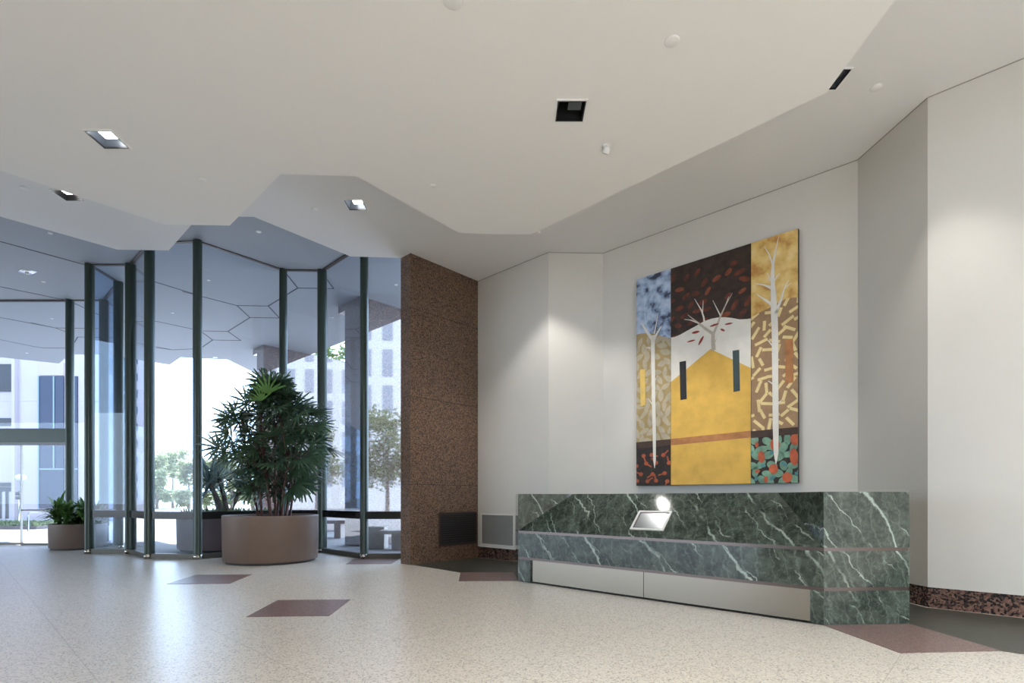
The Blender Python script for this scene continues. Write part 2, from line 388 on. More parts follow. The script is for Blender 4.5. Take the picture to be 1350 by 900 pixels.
# shadow gap between wall and ceiling
mb = MB()
for a, b in ((Pe, Q1), (Q1, Q2), (Q2, Q3), (Q3, Q4), (Q4, Q5)):
    L = math.hypot(b[0]-a[0], b[1]-a[1]); d = ((b[0]-a[0])/L, (b[1]-a[1])/L)
    mb.slab(a, d, .003, L - .003, -.002, .02, Z2 - .009, Z2 + .01)
struct('trim_2', mb, mat('shadow_gap', (.28, .27, .25), .8))
# granite pier: slab along DB, .245 thick
Pl = add2(Pc, DA, -.245); 
mb = MB(); mb.prism([Pc, add2(Pc, DB, 1.60), add2(Pl, DB, 1.60), Pl], 0, Z2 + .05)
struct('wall_granite_pier', mb, M['granite'])

# ------------------------------------------------------------------ glazing
RZ0, RZ1 = .655, .78
def mullion(p, ang, z1, parent, w=.066):
    mb = MB(); n = 20
    mb.lathe([(w, 0), (w, z1)], (p[0], p[1], .002), n, 0, 1.0, 1.35, ang)
    o = mb.build('mullion', M['green_metal'], parent)
    mb = MB(); mb.lathe([(0, .0), (w*1.06, 0), (w*1.06, .075), (w*.9, .08)], (p[0], p[1], .0015), n, 0, 1.0, 1.35, ang)
    mb.build('collar', M['collar'], o)
def window(k, a, b, post_a=True, post_b=False, z1=Z3, rail=True):
    L = math.hypot(b[0]-a[0], b[1]-a[1]); d = ((b[0]-a[0])/L, (b[1]-a[1])/L); ang = math.atan2(d[1], d[0])
    mb = MB(); mb.slab(a, d, .03, L - .03, -.007, .007, .085, z1 - .012)
    w = struct('window_%d' % k, mb, M['glass'])
    mb = MB(); mb.slab(a, d, 0, L, -.045, .045, .0015, .085); mb.build('sill', M['sill'], w)
    mb = MB(); mb.slab(a, d, 0, L, -.03, .03, z1 - .016, z1 - .001); mb.build('head_channel', M['brown_metal'], w)
    if rail:
        mb = MB(); mb.slab(a, d, .05, L - .05, -.03, .03, RZ0, RZ1); mb.build('mid_rail', M['dark_rail'], w)
    if post_a: mullion(a, ang, z1 - .003, w)
    if post_b: mullion(b, ang, z1 - .003, w)
    return w
for k in range(len(GL) - 1):
    window(k + 1, GL[k], GL[k+1], post_a=True, rail=True)
# entrance: transom, fixed light and glass door leaf left of the first post
ex = -20
w = struct('window_11', MB().slab(GL[0], (-1, 0), .05, 10.5, -.007, .007, 2.36, Z3 - .012), M['glass'])
tz0, tz1 = 1 + (HY - 583)/F*11.18, 1 + (HY - 565)/F*11.18
MB().slab(GL[0], (-1, 0), 0, 10.5, -.06, .06, tz0, tz1).build('transom', M['green_metal'], w)
MB().slab(GL[0], (-1, 0), 0, 10.5, -.064, .05, tz0 + .14, tz0 + .155).build('transom_reveal', M['white_metal'], w)
MB().slab(GL[0], (-1, 0), 0, 10.5, -.03, .03, Z3 - .03, Z3 - .001).build('head_channel', M['brown_metal'], w)
MB().slab(GL[0], (-1, 0), 0, 10.5, -.05, .05, tz0 - .06, tz0).build('door_track', M['dark_rail'], w)
x29 = (29 - CX)/F*11.18 - GL[0][0]
w2 = struct('window_12', MB().slab(GL[0], (-1, 0), .05, -x29 - .01, -.006, .006, .03, tz0 - .05), M['glass'])
MB().slab(GL[0], (-1, 0), .05, -x29, -.03, .03, .0015, .04).build('sill', M['sill'], w2)
MB().slab(GL[0], (-1, 0), .05, -x29, -.02, .02, .735, .76).build('mid_rail', M['dark_rail'], w2)
dr = struct('door_1', MB().slab(GL[0], (-1, 0), -x29 + .01, -x29 + 1.25, -.008, .008, .03, tz0 - .06), M['glass'])
MB().slab(GL[0], (-1, 0), -x29, -x29 + .02, -.02, .02, .02, tz0 - .05).build('door_edge', M['white_metal'], dr)
MB().slab(GL[0], (-1, 0), -x29 - .01, -x29 + 1.25, -.025, .025, .012, .05).build('bottom_rail', M['sill'], dr)
dr2 = struct('door_2', MB().slab(GL[0], (-1, 0), -x29 + 1.27, -x29 + 2.5, -.008, .008, .03, tz0 - .06), M['glass'])
MB().slab(GL[0], (-1, 0), -x29 + 1.27, -x29 + 2.5, -.025, .025, .012, .05).build('bottom_rail', M['sill'], dr2)

# ------------------------------------------------------------------ reception desk
C, L = DESK_C, DESK_L
LEN = math.hypot(C[0]-L[0], C[1]-L[1]); dd = ((C[0]-L[0])/LEN, (C[1]-L[1])/LEN); nn = (-dd[1], dd[0])
ZS1, ZS2, ZT, ST = .582, .268, 1.051, .028
SET = .47
desk = thing('reception_desk', 'long green marble reception desk with sloping front in front of the painting', 'desk', ((C[0]+L[0])/2, (C[1]+L[1])/2, 0))
def dp(t, n): return (L[0] + dd[0]*t + nn[0]*n, L[1] + dd[1]*t + nn[1]*n)
# end blocks: the faces splay by 45 degrees from the front
def end_block(cor, du, dv, m, inner):
    # cor front corner; du along the visible end face (away from the desk), dv backwards
    q = lambda a, b: (cor[0] + du[0]*a + dv[0]*b, cor[1] + du[1]*a + dv[1]*b)
    for z0, z1 in ((.0, ZS2), (ZS2 + ST, ZS1), (ZS1 + ST, ZT)):
        yield MB().prism([q(0, 0), q(.705, 0), q(.705, 1.05), q(0, 1.05)], z0 + .0045 if z0 == 0 else z0, z1)
def strips(cor, du, dv):
    q = lambda a, b: (cor[0] + du[0]*a + dv[0]*b, cor[1] + du[1]*a + dv[1]*b)
    for z in (ZS1, ZS2):
        yield MB().prism([q(.004, .004), q(.701, .004), q(.701, 1.046), q(.004, 1.046)], z, z + ST)
for cor, du, dv, m in ((C, (.9985, .054), D0, 'marble_c'), (L, D0, DL, 'marble_d')):
    mb = MB()
    for q in end_block(cor, du, dv, m, None): mb.add(q.v, q.f)
    o = mb.build('end_block', M[m], desk)
    mb = MB()
    for q in strips(cor, du, dv): mb.add(q.v, q.f)
    mb.build('metal_strip', M['bronze'], o)
# sloping panel, trapezoid between the two cheeks
k45 = SET*1.0
def back_on_cheek(cor, d, n):     # where the line at setback n meets the cheek
    s = n/(d[0]*nn[0] + d[1]*nn[1]); return (cor[0] + d[0]*s, cor[1] + d[1]*s)
bL, bR = back_on_cheek(L, DL, SET), back_on_cheek(C, D0, SET)
b2L, b2R = back_on_cheek(L, DL, .70), back_on_cheek(C, D0, .70)
zs = ZS1 + ST
mb = MB(); th = .03
mb.hexa([(*L, zs), (*C, zs), (*C, zs - .012), (*L, zs - .012)], [(*bL, ZT), (*bR, ZT), (*b2L, ZT - .02), (*b2R, ZT - .02)]) if False else None
f0, f1 = (*L, zs), (*C, zs)
mb.add([f0, f1, (*bR, ZT), (*bL, ZT), (*b2L, zs), (*b2R, zs), (*b2R, ZT), (*b2L, ZT)],
       [[0, 1, 2, 3], [3, 2, 6, 7], [4, 7, 6, 5], [0, 4, 5, 1], [0, 3, 7, 4], [1, 5, 6, 2]])
mb.build('sloping_panel', M['marble_a'], desk)
# framed glass plate let into the slope: its corners lie on the slope's plane
va = Vector((*dd, 0)); vb = (Vector((*nn, 0))*SET + Vector((0, 0, ZT - zs))).normalized(); vn = va.cross(vb)
if vn.z < 0: vn = -vn
def on_slope(px, py):
    v = Vector(((px - CX)/F, 1, (HY - py)/F)); o = Vector((*L, zs)); t = (o - Vector((0, 0, 1))).dot(vn)/v.dot(vn)
    q = Vector((0, 0, 1)) + v*t - o; return q.dot(va), q.dot(vb)
def sl(a, b, h): return tuple(Vector((*L, zs)) + va*a + vb*b + vn*h)
(a0, b0), (a1, b1) = on_slope(830.5, 698), on_slope(886.5, 674.5)
def slbox(mb, a0, a1, b0, b1, h0, h1, mi=0):
    return mb.hexa([sl(a0, b0, h0), sl(a1, b0, h0), sl(a1, b1, h0), sl(a0, b1, h0)], [sl(a0, b0, h1), sl(a1, b0, h1), sl(a1, b1, h1), sl(a0, b1, h1)], mi)
w_ = .020; mb = MB()
for q in ((a0, a1, b0, b0 + w_), (a0, a1, b1 - w_, b1), (a0, a0 + w_, b0 + w_, b1 - w_), (a1 - w_, a1, b0 + w_, b1 - w_)): slbox(mb, *q, -.002, .012)
ins = mb.build('inset_frame', M['white_metal'], desk)
mb = MB(); slbox(mb, a0 + w_, a1 - w_, b0 + w_, b1 - w_, -.002, .002); mb.build('gasket', M['baffle'], ins)
mb = MB(); slbox(mb, a0 + w_ + .010, a1 - w_ - .002, b0 + w_ + .002, b1 - w_ - .012, .002, .004); mb.build('glass_plate', mat('grey_plate', (.34, .36, .38), .16, .75), ins)
mb = MB(); mb.prism([L, C, b2R, b2L], ZS2 + ST, ZS1); mb.build('front_band', M['marble_b'], desk)
for z in (ZS1, ZS2):
    mb = MB(); mb.prism([dp(.002, .003), dp(LEN - .002, .003), b2R, b2L], z, z + ST); mb.build('metal_strip', M['bronze'], desk)
tl = wall_t(L, dd, 699); tr = wall_t(L, dd, 1068)
mb = MB(); mb.slab(L, dd, 0, tl, .0, .25, .0045, ZS2); mb.build('foot', M['marble_d'], desk)
mb = MB(); mb.slab(L, dd, tr, LEN, .0, .25, .0045, ZS2); mb.build('foot', M['marble_b'], desk)
tm = wall_t(L, dd, 847)
mb = MB(); mb.slab(L, dd, tl, tm - .003, .022, .09, .014, ZS2); mb.build('kick_panel', M['steel'], desk)
mb = MB(); mb.slab(L, dd, tm + .003, tr, .022, .09, .014, ZS2); mb.build('kick_panel', M['steel'], desk)
mb = MB(); mb.slab(L, dd, tl, tr, .04, .3, .0045, .014); mb.build('plinth', M['plinth'], desk)

# ------------------------------------------------------------------ painting
PP = add2(Q2, DB, -.045)
def PT(px, py):
    t = wall_t(PP, DA, px); return (t, wall_z(PP, DA, t, py))
T0, T1_ = PT(839, 500)[0], PT(1052.3, 500)[0]; W = T1_ - T0
ZB, ZTp = 1.175, 4.092
art = thing('painting', 'tall painting of a yellow house and white bare trees behind the desk', 'painting', (*add2(PP, DA, (T0+T1_)/2), ZB))
def pm(name, col, var=.12, sc=9): return mat('paint_' + name, col, .6, var=var, scale=sc)
PC = [pm('mustard', (.36, .27, .12)), pm('taupe', (.44, .38, .27)), pm('sky_blue', (.30, .40, .58), .3, 7), pm('ink_blue', (.05, .06, .09)), pm('white', (.72, .70, .64), .05),
      pm('near_black', (.022, .014, .010), .5, 14), pm('rust', (.38, .085, .03), .3), pm('dark_brown', (.055, .028, .018), .3), pm('yellow', (.65, .40, .075), .14, 5), pm('maroon_brown', (.030, .016, .010), .5),
      pm('dark_red', (.115, .025, .010), .5, 12), pm('brick', (.40, .17, .06), .25), pm('black', (.012, .013, .016), .2), pm('teal_black', (.035, .06, .065), .2), pm('grey_trunk', (.46, .41, .34), .1),
      pm('crimson', (.26, .03, .02), .2), pm('gold', (.68, .46, .15), .18, 6), pm('ochre', (.55, .33, .10), .25), pm('field_brown', (.31, .19, .10), .12), pm('cream', (.72, .58, .28), .1),
      pm('sage', (.16, .30, .21), .35), pm('teal', (.07, .22, .24), .3), pm('dusk_blue', (.17, .22, .34), .3), pm('soft_gold', (.72, .53, .21), .15), pm('dim_rust', (.19, .045, .018), .4), pm('tomato', (.46, .10, .04), .3), pm('bar_yellow', (.66, .46, .12)), pm('pale_blue', (.42, .56, .70), .2)]
def soft(i, sc, stops):
    m = PC[i]; nt = m.node_tree; r = [n for n in nt.nodes if n.type == 'VALTORGB'][0]; n = [n for n in nt.nodes if n.type == 'TEX_NOISE'][0]
    n.inputs['Scale'].default_value = sc; n.inputs['Detail'].default_value = 3; e = r.color_ramp.elements
    while len(e) < len(stops): e.new(.5)
    for k, (p_, c_) in enumerate(stops): e[k].position = p_; e[k].color = (*c_, 1)
soft(2, 8.5, [(.33, (.035, .045, .08)), (.42, (.19, .26, .42)), (.55, (.36, .46, .64)), (.68, (.48, .58, .72))])
soft(16, 6.5, [(.33, (.46, .22, .05)), (.45, (.62, .40, .12)), (.58, (.72, .52, .19)), (.75, (.78, .62, .30))])
PN = [m.name.replace('paint_', '') for m in PC]
def pi(n): return PN.index(n)
def clip(poly, t0, t1, z0, z1):
    for ax, lim, sg in ((0, t0, 1), (0, t1, -1), (1, z0, 1), (1, z1, -1)):
        out = []
        for i in range(len(poly)):
            a, b = poly[i-1], poly[i]; ia, ib = (a[ax]-lim)*sg >= 0, (b[ax]-lim)*sg >= 0
            if ia != ib:
                k = (lim - a[ax])/(b[ax] - a[ax]); out.append((a[0] + (b[0]-a[0])*k, a[1] + (b[1]-a[1])*k))
            if ib: out.append(b)
        poly = out
        if not poly: return []
    return poly
class Panel:
    def __init__(s, u0, u1):
        s.t0, s.t1 = T0 + W*u0, T0 + W*u1; s.mb = MB(); s.lay = 0
        s.mb.slab(PP, DA, s.t0 + .001, s.t1 - .001, 0, .045, ZB, ZTp, pi('near_black'))
    def poly(s, pts, m, lay=None):
        pts = clip(pts, s.t0 + .002, s.t1 - .002, ZB + .002, ZTp - .002)
        if len(pts) < 3: return
        if lay is None: s.lay += 1; lay = s.lay
        off = .0012*lay
        vs = [(PP[0] + DA[0]*t - DB[0]*off, PP[1] + DA[1]*t - DB[1]*off, z) for t, z in pts]
        tr = tessellate_polygon([[Vector((t, z, 0)) for t, z in pts]])
        s.mb.add(vs, [list(q) for q in tr], pi(m))
    def px(s, pts, m, lay=None): s.poly([PT(*p) for p in pts], m, lay)
    def ell(s, t, z, a, b, ang, m, lay, point=0):
        pts = []
        for i in range(14):
            q = 2*math.pi*i/14; x = math.cos(q)*a; y = math.sin(q)*b*(1 - point*abs(math.cos(q)))
            pts.append((t + x*math.cos(ang) - y*math.sin(ang), z + x*math.sin(ang) + y*math.cos(ang)))
        s.poly(pts, m, lay)
    def bar(s, t, z, a, b, ang, m, lay):
        c, q = math.cos(ang), math.sin(ang)
        s.poly([(t + x*c - y*q, z + x*q + y*c) for x, y in ((-a, -b), (a, -b), (a, b), (-a, b))], m, lay)
    def stroke(s, pts, ws, m, lay):
        P = [Vector(PT(*p)) for p in pts]; l = []; r = []
        for i, p in enumerate(P):
            t = (P[min(i+1, len(P)-1)] - P[max(i-1, 0)]).normalized(); n = Vector((-t.y, t.x))
            l.append(p + n*ws[i]); r.append(p - n*ws[i])
        s.poly([tuple(q) for q in l + r[::-1]], m, lay)
    def done(s): return s.mb.build('panel', PC, art)
rnd = random.Random(3)
def scatter(t0, t1, z0, z1, dt, dz):
    z = z0; row = 0
    while z < z1:
        t = t0 + (row % 2)*dt/2
        while t < t1:
            yield t + rnd.uniform(-.2, .2)*dt, z + rnd.uniform(-.2, .2)*dz; t += dt
        z += dz; row += 1
full = lambda p: [(p.t0, ZB), (p.t1, ZB), (p.t1, ZTp), (p.t0, ZTp)]
# leaf-field panel
p = Panel(0, .2515)
p.poly(full(p), 'mustard', 1)
for t, z in scatter(p.t0, p.t1 + .05, 1.7, 3.2, .125, .115): p.ell(t, z, rnd.uniform(.070, .092), rnd.uniform(.034, .046), rnd.choice((.5, 1.2, 2.2, 2.8, 1.7)) + rnd.uniform(-.3, .3), 'taupe', 2, .35)
p.px([(839, 441), (846, 439.5), (855, 439), (865, 440), (872, 443), (880, 445), (886, 445), (886, 340), (838, 340)], 'sky_blue', 3)
p.px([(838, 583), (886, 578.5), (886, 650), (838, 650)], 'near_black', 5)
for t, z in scatter(p.t0 + .03, p.t1, ZB + .05, 1.62, .15, .12):
    a = rnd.uniform(0, 6.28); p.ell(t, z, .032, .028, 0, 'rust', 6)
    p.bar(t + .055*math.cos(a), z + .055*math.sin(a), .04, .010, a, 'rust', 6)
p.px([(838, 583), (886, 578.5), (886, 586.5), (838, 592)], 'dark_brown', 7)
p.px([(844, 487.5), (851, 486.5), (851.5, 534), (845, 535.5)], 'bar_yellow', 7)
p.stroke([(861, 442), (861.3, 470), (862, 520), (863, 570), (863.3, 606), (863.5, 617)], [.028, .029, .028, .025, .02, .003], 'white', 8)
p.stroke([(861, 448), (853, 437), (846, 426)], [.022, .018, .004], 'white', 8); p.stroke([(862, 448), (868, 437), (873, 429)], [.022, .015, .004], 'white', 8)
p.stroke([(863, 440), (866, 425), (868, 412)], [.010, .007, .002], 'white', 8); p.stroke([(855, 440), (851, 420), (849, 386)], [.006, .005, .002], 'pale_blue', 8)
p.stroke([(858, 459), (852, 458)], [.008, .004], 'white', 8); p.stroke([(863, 503), (868, 494)], [.006, .002], 'white', 8); p.stroke([(861, 534), (855, 525)], [.008, .003], 'white', 8)
p.done()
# house panel
p = Panel(.2515, .7505)
p.poly(full(p), 'maroon_brown', 1)
for t, z in scatter(p.t0 + .03, p.t1, 3.15, 4.06, .16, .13):
    p.ell(t, z, rnd.uniform(.05, .075), rnd.uniform(.025, .036), rnd.uniform(-.4, 1.1), rnd.choice(('dark_red', 'dark_red', 'maroon_brown', 'dark_red', 'dim_rust')), 2)
hill = [(884, 445), (890, 444), (897, 441), (905, 436.5), (917, 430), (928, 423.5), (938, 420), (946, 418.5), (955, 418), (965, 419), (975, 421), (985, 420.5), (991, 419.5)]
p.px(hill + [(991, 520), (884, 520)], 'white', 3)
p.px([(884, 504), (937, 460), (991, 485.5), (991, 650), (884, 650)], 'yellow', 4)
p.px([(884, 578.5), (991, 567.5), (991, 576.5), (884, 587)], 'brick', 5)
p.px([(896, 477), (904.7, 475.4), (905.6, 526), (897.3, 527.3)], 'black', 5)
p.px([(966, 462.2), (974.8, 461), (975.8, 515), (967.2, 516.8)], 'teal_black', 5)
for pts, ws, c in (([(941, 462), (940.5, 450), (940, 438)], [.028, .024, .022], 'grey_trunk'), ([(940, 440), (930, 433), (921, 426), (907, 415)], [.02, .016, .011, .003], 'grey_trunk'), ([(921, 426), (911, 422), (902, 421)], [.008, .006, .002], 'white'),
                   ([(930, 432), (928, 418), (925, 409), (916, 394)], [.013, .010, .008, .002], 'white'), ([(926.5, 412), (927.5, 396)], [.007, .002], 'white'), ([(941, 440), (946, 428), (950, 417), (957, 402), (966, 386)], [.018, .014, .012, .008, .002], 'grey_trunk'),
                   ([(950, 416), (944, 404), (940, 396)], [.008, .005, .002], 'white'), ([(957, 402), (961, 391)], [.005, .002], 'white'), ([(943, 451), (945, 446)], [.006, .003], 'grey_trunk')):
    p.stroke(pts, ws, c, 6)
for x, y, a, b, g in ((917.5, 438, .055, .018, .0), (911.5, 449.5, .058, .012, .05), (924.5, 449, .065, .018, 1.0), (942, 428.5, .060, .014, .1), (961, 426.8, .052, .012, -.05), (953, 435, .034, .014, -.6)):
    t, z = PT(x, y); p.ell(t, z, a, b, g, 'crimson', 7, .3)
p.done()
# dash-field panel
p = Panel(.7505, 1)
p.poly(full(p), 'field_brown', 1)
for t, z in scatter(p.t0, p.t1 + .05, 1.78, 3.5, .128, .108): p.bar(t, z, rnd.uniform(.05, .078), .0175, rnd.uniform(0, 3.14), 'cream', 2)
p.px([(989, 419), (1003, 411), (1014, 406), (1024.5, 400), (1037, 393.5), (1046, 392), (1053, 392.4), (1053, 290), (989, 290)], 'gold', 3)
p.px([(989, 570), (1053, 564), (1053, 650), (989, 650)], 'near_black', 4)
for t, z in scatter(p.t0, p.t1 + .06, ZB + .02, 1.72, .12, .10): p.ell(t, z, rnd.uniform(.055, .075), rnd.uniform(.036, .05), rnd.uniform(0, 3), 'sage', 5)
for t, z in scatter(p.t0 + .04, p.t1, ZB + .08, 1.62, .22, .15): p.ell(t, z, rnd.uniform(.028, .04), .02, rnd.uniform(0, 3), 'teal', 6)
for x, y, a, b in ((998, 586, .022, .034), (1004, 602, .040, .07), (1048, 579, .045, .07), (1022, 586, .055, .075), (1047, 602, .045, .10), (1020, 618, .05, .06), (1038, 629, .055, .06), (999, 621, .03, .02), (1010, 632, .025, .04)):
    t, z = PT(x, y); p.ell(t, z, a, b, .1, 'tomato', 7)
p.px([(989, 568.5), (1053, 562.5), (1053, 572), (989, 577.5)], 'dark_brown', 8)
p.px([(1035, 448), (1045.8, 446.3), (1046.5, 504), (1036, 505.6)], 'brick', 8)
p.stroke([(1027, 312), (1023, 330), (1019.5, 348), (1018.8, 366), (1020, 390), (1021, 410), (1022, 440), (1022.5, 500), (1023, 560), (1023.5, 598), (1023.5, 611)], [.002, .008, .016, .022, .030, .037, .036, .034, .033, .026, .003], 'white', 9)
for pts, ws in (([(1018, 380), (1008, 376), (997, 374)], [.018, .009, .003]), ([(1019, 402), (1008, 395), (998, 388)], [.02, .011, .003]), ([(1022, 414), (1030, 396), (1034, 382), (1040, 369)], [.02, .014, .008, .002]), ([(1034, 380), (1044, 373)], [.006, .002]),
                ([(1019, 349), (1014, 335), (1008, 325)], [.009, .006, .002]), ([(1020, 373), (1025, 364), (1029, 360)], [.010, .006, .002]), ([(1016, 370), (1012, 360)], [.007, .002]), ([(1019, 456), (1012, 448)], [.008, .003]), ([(1019, 506), (1013, 502)], [.008, .004]), ([(1026, 532), (1031, 527)], [.008, .003])):
    p.stroke(pts, ws, 'white', 9)
p.done()

# ------------------------------------------------------------------ vents and plate
def grille(name, label, P, d, x0, x1, yt, yb, mf, ms, nslat, ledge):
    t0, t1 = wall_t(P, d, x0), wall_t(P, d, x1); z1 = wall_z(P, d, t0, yt); z0 = wall_z(P, d, t0, yb)
    g = thing(name, label, 'vent', (*add2(P, d, (t0+t1)/2), z0)); w = .022
    mb = MB()
    mb.slab(P, d, t0, t1, -.014, .0, z0, z0 + w); mb.slab(P, d, t0, t1, -.014, .0, z1 - w, z1)
    mb.slab(P, d, t0, t0 + w, -.014, 0, z0 + w, z1 - w); mb.slab(P, d, t1 - w, t1, -.014, 0, z0 + w, z1 - w); mb.build('frame', mf, g)
    mb = MB(); mb.slab(P, d, t0 + w, t1 - w, -.0015, .0, z0 + w, z1 - w); mb.build('backing', M['baffle'] if ms is M['brown_metal'] else M['grey_slat'], g)
    mb = MB(); n = nslat
    for k in range(n):
        z = z0 + w + (z1 - z0 - 2*w)*(k + .5)/n
        mb.slab(P, d, t0 + w, t1 - w, -.010, -.0015, z - .0035, z + .0035)
    mb.build('slats', ms, g)
    if ledge:
        mb = MB(); mb.slab(P, d, t0 - .03, t1 + .03, -.022, 0, z0 - .035, z0 - .008); mb.build('ledge', mf, g)
M['slat_light'] = mat('slat_light_grey', (.30, .30, .285), .45)
grille('air_vent', 'dark brown air grille set low in the granite pier', Pc, DB, 578.5, 628, 675.3, 720.3, M['brown_metal'], M['brown_metal'], 14, False)
grille('air_vent', 'grey slatted air grille in a white frame low on the wall beside the granite pier', Pe, DA, 634.5, 678.5, 676.5, 717.5, M['white_metal'], M['slat_light'], 22, True)
t0 = wall_t(Pc, DB, 603); zc = wall_z(Pc, DB, t0, 642)
tag(bevel(MB().slab(Pc, DB, t0 - .035, t0 + .035, -.008, 0, zc - .035, zc + .035).build('cover_plate', mat('plate_brown', (.11, .055, .045), .5)), .003), 'small square brown cover plate on the granite pier', 'plate')

# ------------------------------------------------------------------ downlights
def make_downlight(c, z, label, lit, dark=False, bx=.03, by=-.03):
    t = thing('recessed_downlight', label, 'ceiling light', (c[0], c[1], z), 'square recessed downlights')
    mb = MB(); o, i = LS + .010, LS - .002
    for x0, x1, y0, y1 in ((-o, o, -o, -i), (-o, o, i, o), (-o, -i, -i, i), (i, o, -i, i)):
        mb.prism([(c[0]+x0, c[1]+y0), (c[0]+x1, c[1]+y0), (c[0]+x1, c[1]+y1), (c[0]+x0, c[1]+y1)], z - .008, z + .006)
    mb.build('trim_ring', M['disc'], t)
    mb = MB(); o, i = LS - .002, LS - .010
    for x0, x1, y0, y1 in ((-o, o, -o, -i), (-o, o, i, o), (-o, -i, -i, i), (i, o, -i, i)):
        mb.prism([(c[0]+x0, c[1]+y0), (c[0]+x1, c[1]+y0), (c[0]+x1, c[1]+y1), (c[0]+x0, c[1]+y1)], z - .006, z + .006)
    mb.build('inner_ring', M['baffle'], t)
    mb = MB(); dp_ = .13; s = LS - .002; k = LS*.72
    a = [(c[0]-s, c[1]-s), (c[0]+s, c[1]-s), (c[0]+s, c[1]+s), (c[0]-s, c[1]+s)]; b = [(c[0]-k, c[1]-k), (c[0]+k, c[1]-k), (c[0]+k, c[1]+k), (c[0]-k, c[1]+k)]
    mb.add([(*q, z) for q in a] + [(*q, z + dp_) for q in b] + [(*q, z + dp_) for q in a], [[i, (i+1) % 4, (i+1) % 4 + 4, i + 4] for i in range(4)] + [[4, 5, 6, 7]])
    mb.build('baffle', M['baffle'] if dark else M['reflector'], t)
    mb = MB(); mb.box((c[0] + bx, c[1] + by, z + .040), (.105, .085, .05))
    mb.build('lamp', M['bulb'] if lit else M['bulb_off'], t)
    return t
LT = 'square recessed downlight '
make_downlight(lights_T1[0], Z1, LT + 'glowing in the lowest ceiling panel, left of the notch', True)
make_downlight(lights_T1[1], Z1, LT + 'switched off with a black inside, beside the small swivel spotlight', False, True)
make_downlight(lights_T2[0], Z2, LT + 'glowing in the ceiling notch above the tall potted palm', True)
make_downlight(lights_T2[1], Z2, LT + 'with black inside and lit lamp, half behind the ceiling edge', True, True)
make_downlight(lights_T2[2], Z2, LT + 'dark and cut by the lowest ceiling edge, near the right wall corner', False, False)
hid = make_downlight(lights_T2[3], Z2, LT + 'reflected in the sloping marble of the desk', True)
def spot(p, z, power, ang=110, blend=.5, col=(1, .93, .84), rad=.05, aim=None):
    l = bpy.data.lights.new('downlight_or_fill', 'SPOT'); l.energy = power; l.spot_size = math.radians(ang); l.spot_blend = blend; l.color = col; l.shadow_soft_size = rad
    o = bpy.data.objects.new('downlight_or_fill', l); COL.objects.link(o); o.location = Vector((p[0], p[1], z - .02))*S
    if aim: o.rotation_euler = (Vector((aim[0], aim[1], aim[2])) - Vector((p[0], p[1], z))).to_track_quat('-Z', 'Y').to_euler()
    return o
# ------------------------------------------------------------------ ceiling discs, spotlight, strobe
def disc(px, py, K, label, r=.05):
    x, y = at(px, py, K); z = K + 1
    mb = MB(); mb.lathe([(r, .0), (r, -.005), (r*.9, -.009), (0, -.010)], (x, y, z), 28)
    tag(mb.build('ceiling_disc', M['disc']), label, 'ceiling disc', 'white ceiling discs')  # plain white ceiling disc, purpose not known
D = 'small white ceiling disc '
disc(597, 0.5, K1, D + 'cut by the top edge of the picture', .062)
disc(886, 54, K1, D + 'on the lowest ceiling above the painting', .05)
disc(571, 244, K1, D + 'on the lowest ceiling near its front edge above the granite pier', .028)
disc(267, 237, K1, D + 'on the lowest ceiling tip at the left of the notch', .033)
disc(1155, 115, K2, D + 'beside the dark downlight near the right wall', .048)
disc(710, 306, K2, D + 'just past the lowest ceiling edge above the white wall return', .03)
disc(415, 276, K2, D + 'in the ceiling notch beside the glowing downlight', .043)
disc(32, 248, K2, D + 'on the middle ceiling left of the black downlight', .045)
disc(66, 307, K3, D + 'at the edge of the middle ceiling, above the entrance strobe', .034)
disc(341, 305, K3, D + 'on the high ceiling in front of the tall window bay', .04)
disc(57, 371, K3, D + 'beside the lens shaped fixture over the entrance', .036)
D2 = 'small fitting on the outdoor soffit '
disc(68, 419.5, K3, D2 + 'beyond the entrance glass', .034)
disc(35, 465, K3, D2 + 'farthest out above the entrance', .034)
disc(227, 412, K3, D2 + 'seen through the narrow front pane', .034)
disc(275, 369, K3, D2 + 'above the outdoor planter palm', .034)
disc(438, 418, K3, D2 + 'in front of the nearer outdoor column', .034)
disc(522, 375, K3, D2 + 'next to the granite pier', .034)
x, y = at(36, 358, K3)
st = thing('lens_fixture', 'lens shaped chrome ceiling fixture with a small centre over the entrance', 'ceiling light', (x, y, Z3))  # lens shaped strobe fixture, not a downlight
MB().lathe([(.0, -.012), (.10, -.02), (.14, 0)], (x, y, Z3), 4, 0, 1.35, .8).build('plate', M['rail'], st)
MB().lathe([(.0, -.05), (.028, -.045), (.032, -.012)], (x, y, Z3), 12).build('button', M['disc'], st)
x, y = at(799, 192, K1)
sp = thing('swivel_spotlight', 'small white swivel spotlight on the lowest ceiling beside the dark downlight', 'spotlight', (x, y, Z1))
MB().lathe([(.030, 0), (.030, -.008), (.018, -.013), (.012, -.02)], (x, y, Z1), 20).build('mount', M['white_metal'], sp)
MB().tube([(x + .014, y - .025, Z1 - .014), (x + .006, y - .006, Z1 - .03), (x - .004, y + .014, Z1 - .062)], [.018, .031, .031], 16).build('barrel', M['white_metal'], sp)
MB().tube([(x - .004, y + .014, Z1 - .062), (x - .0044, y + .0150, Z1 - .0635)], .026, 16).build('lens', M['baffle'], sp)

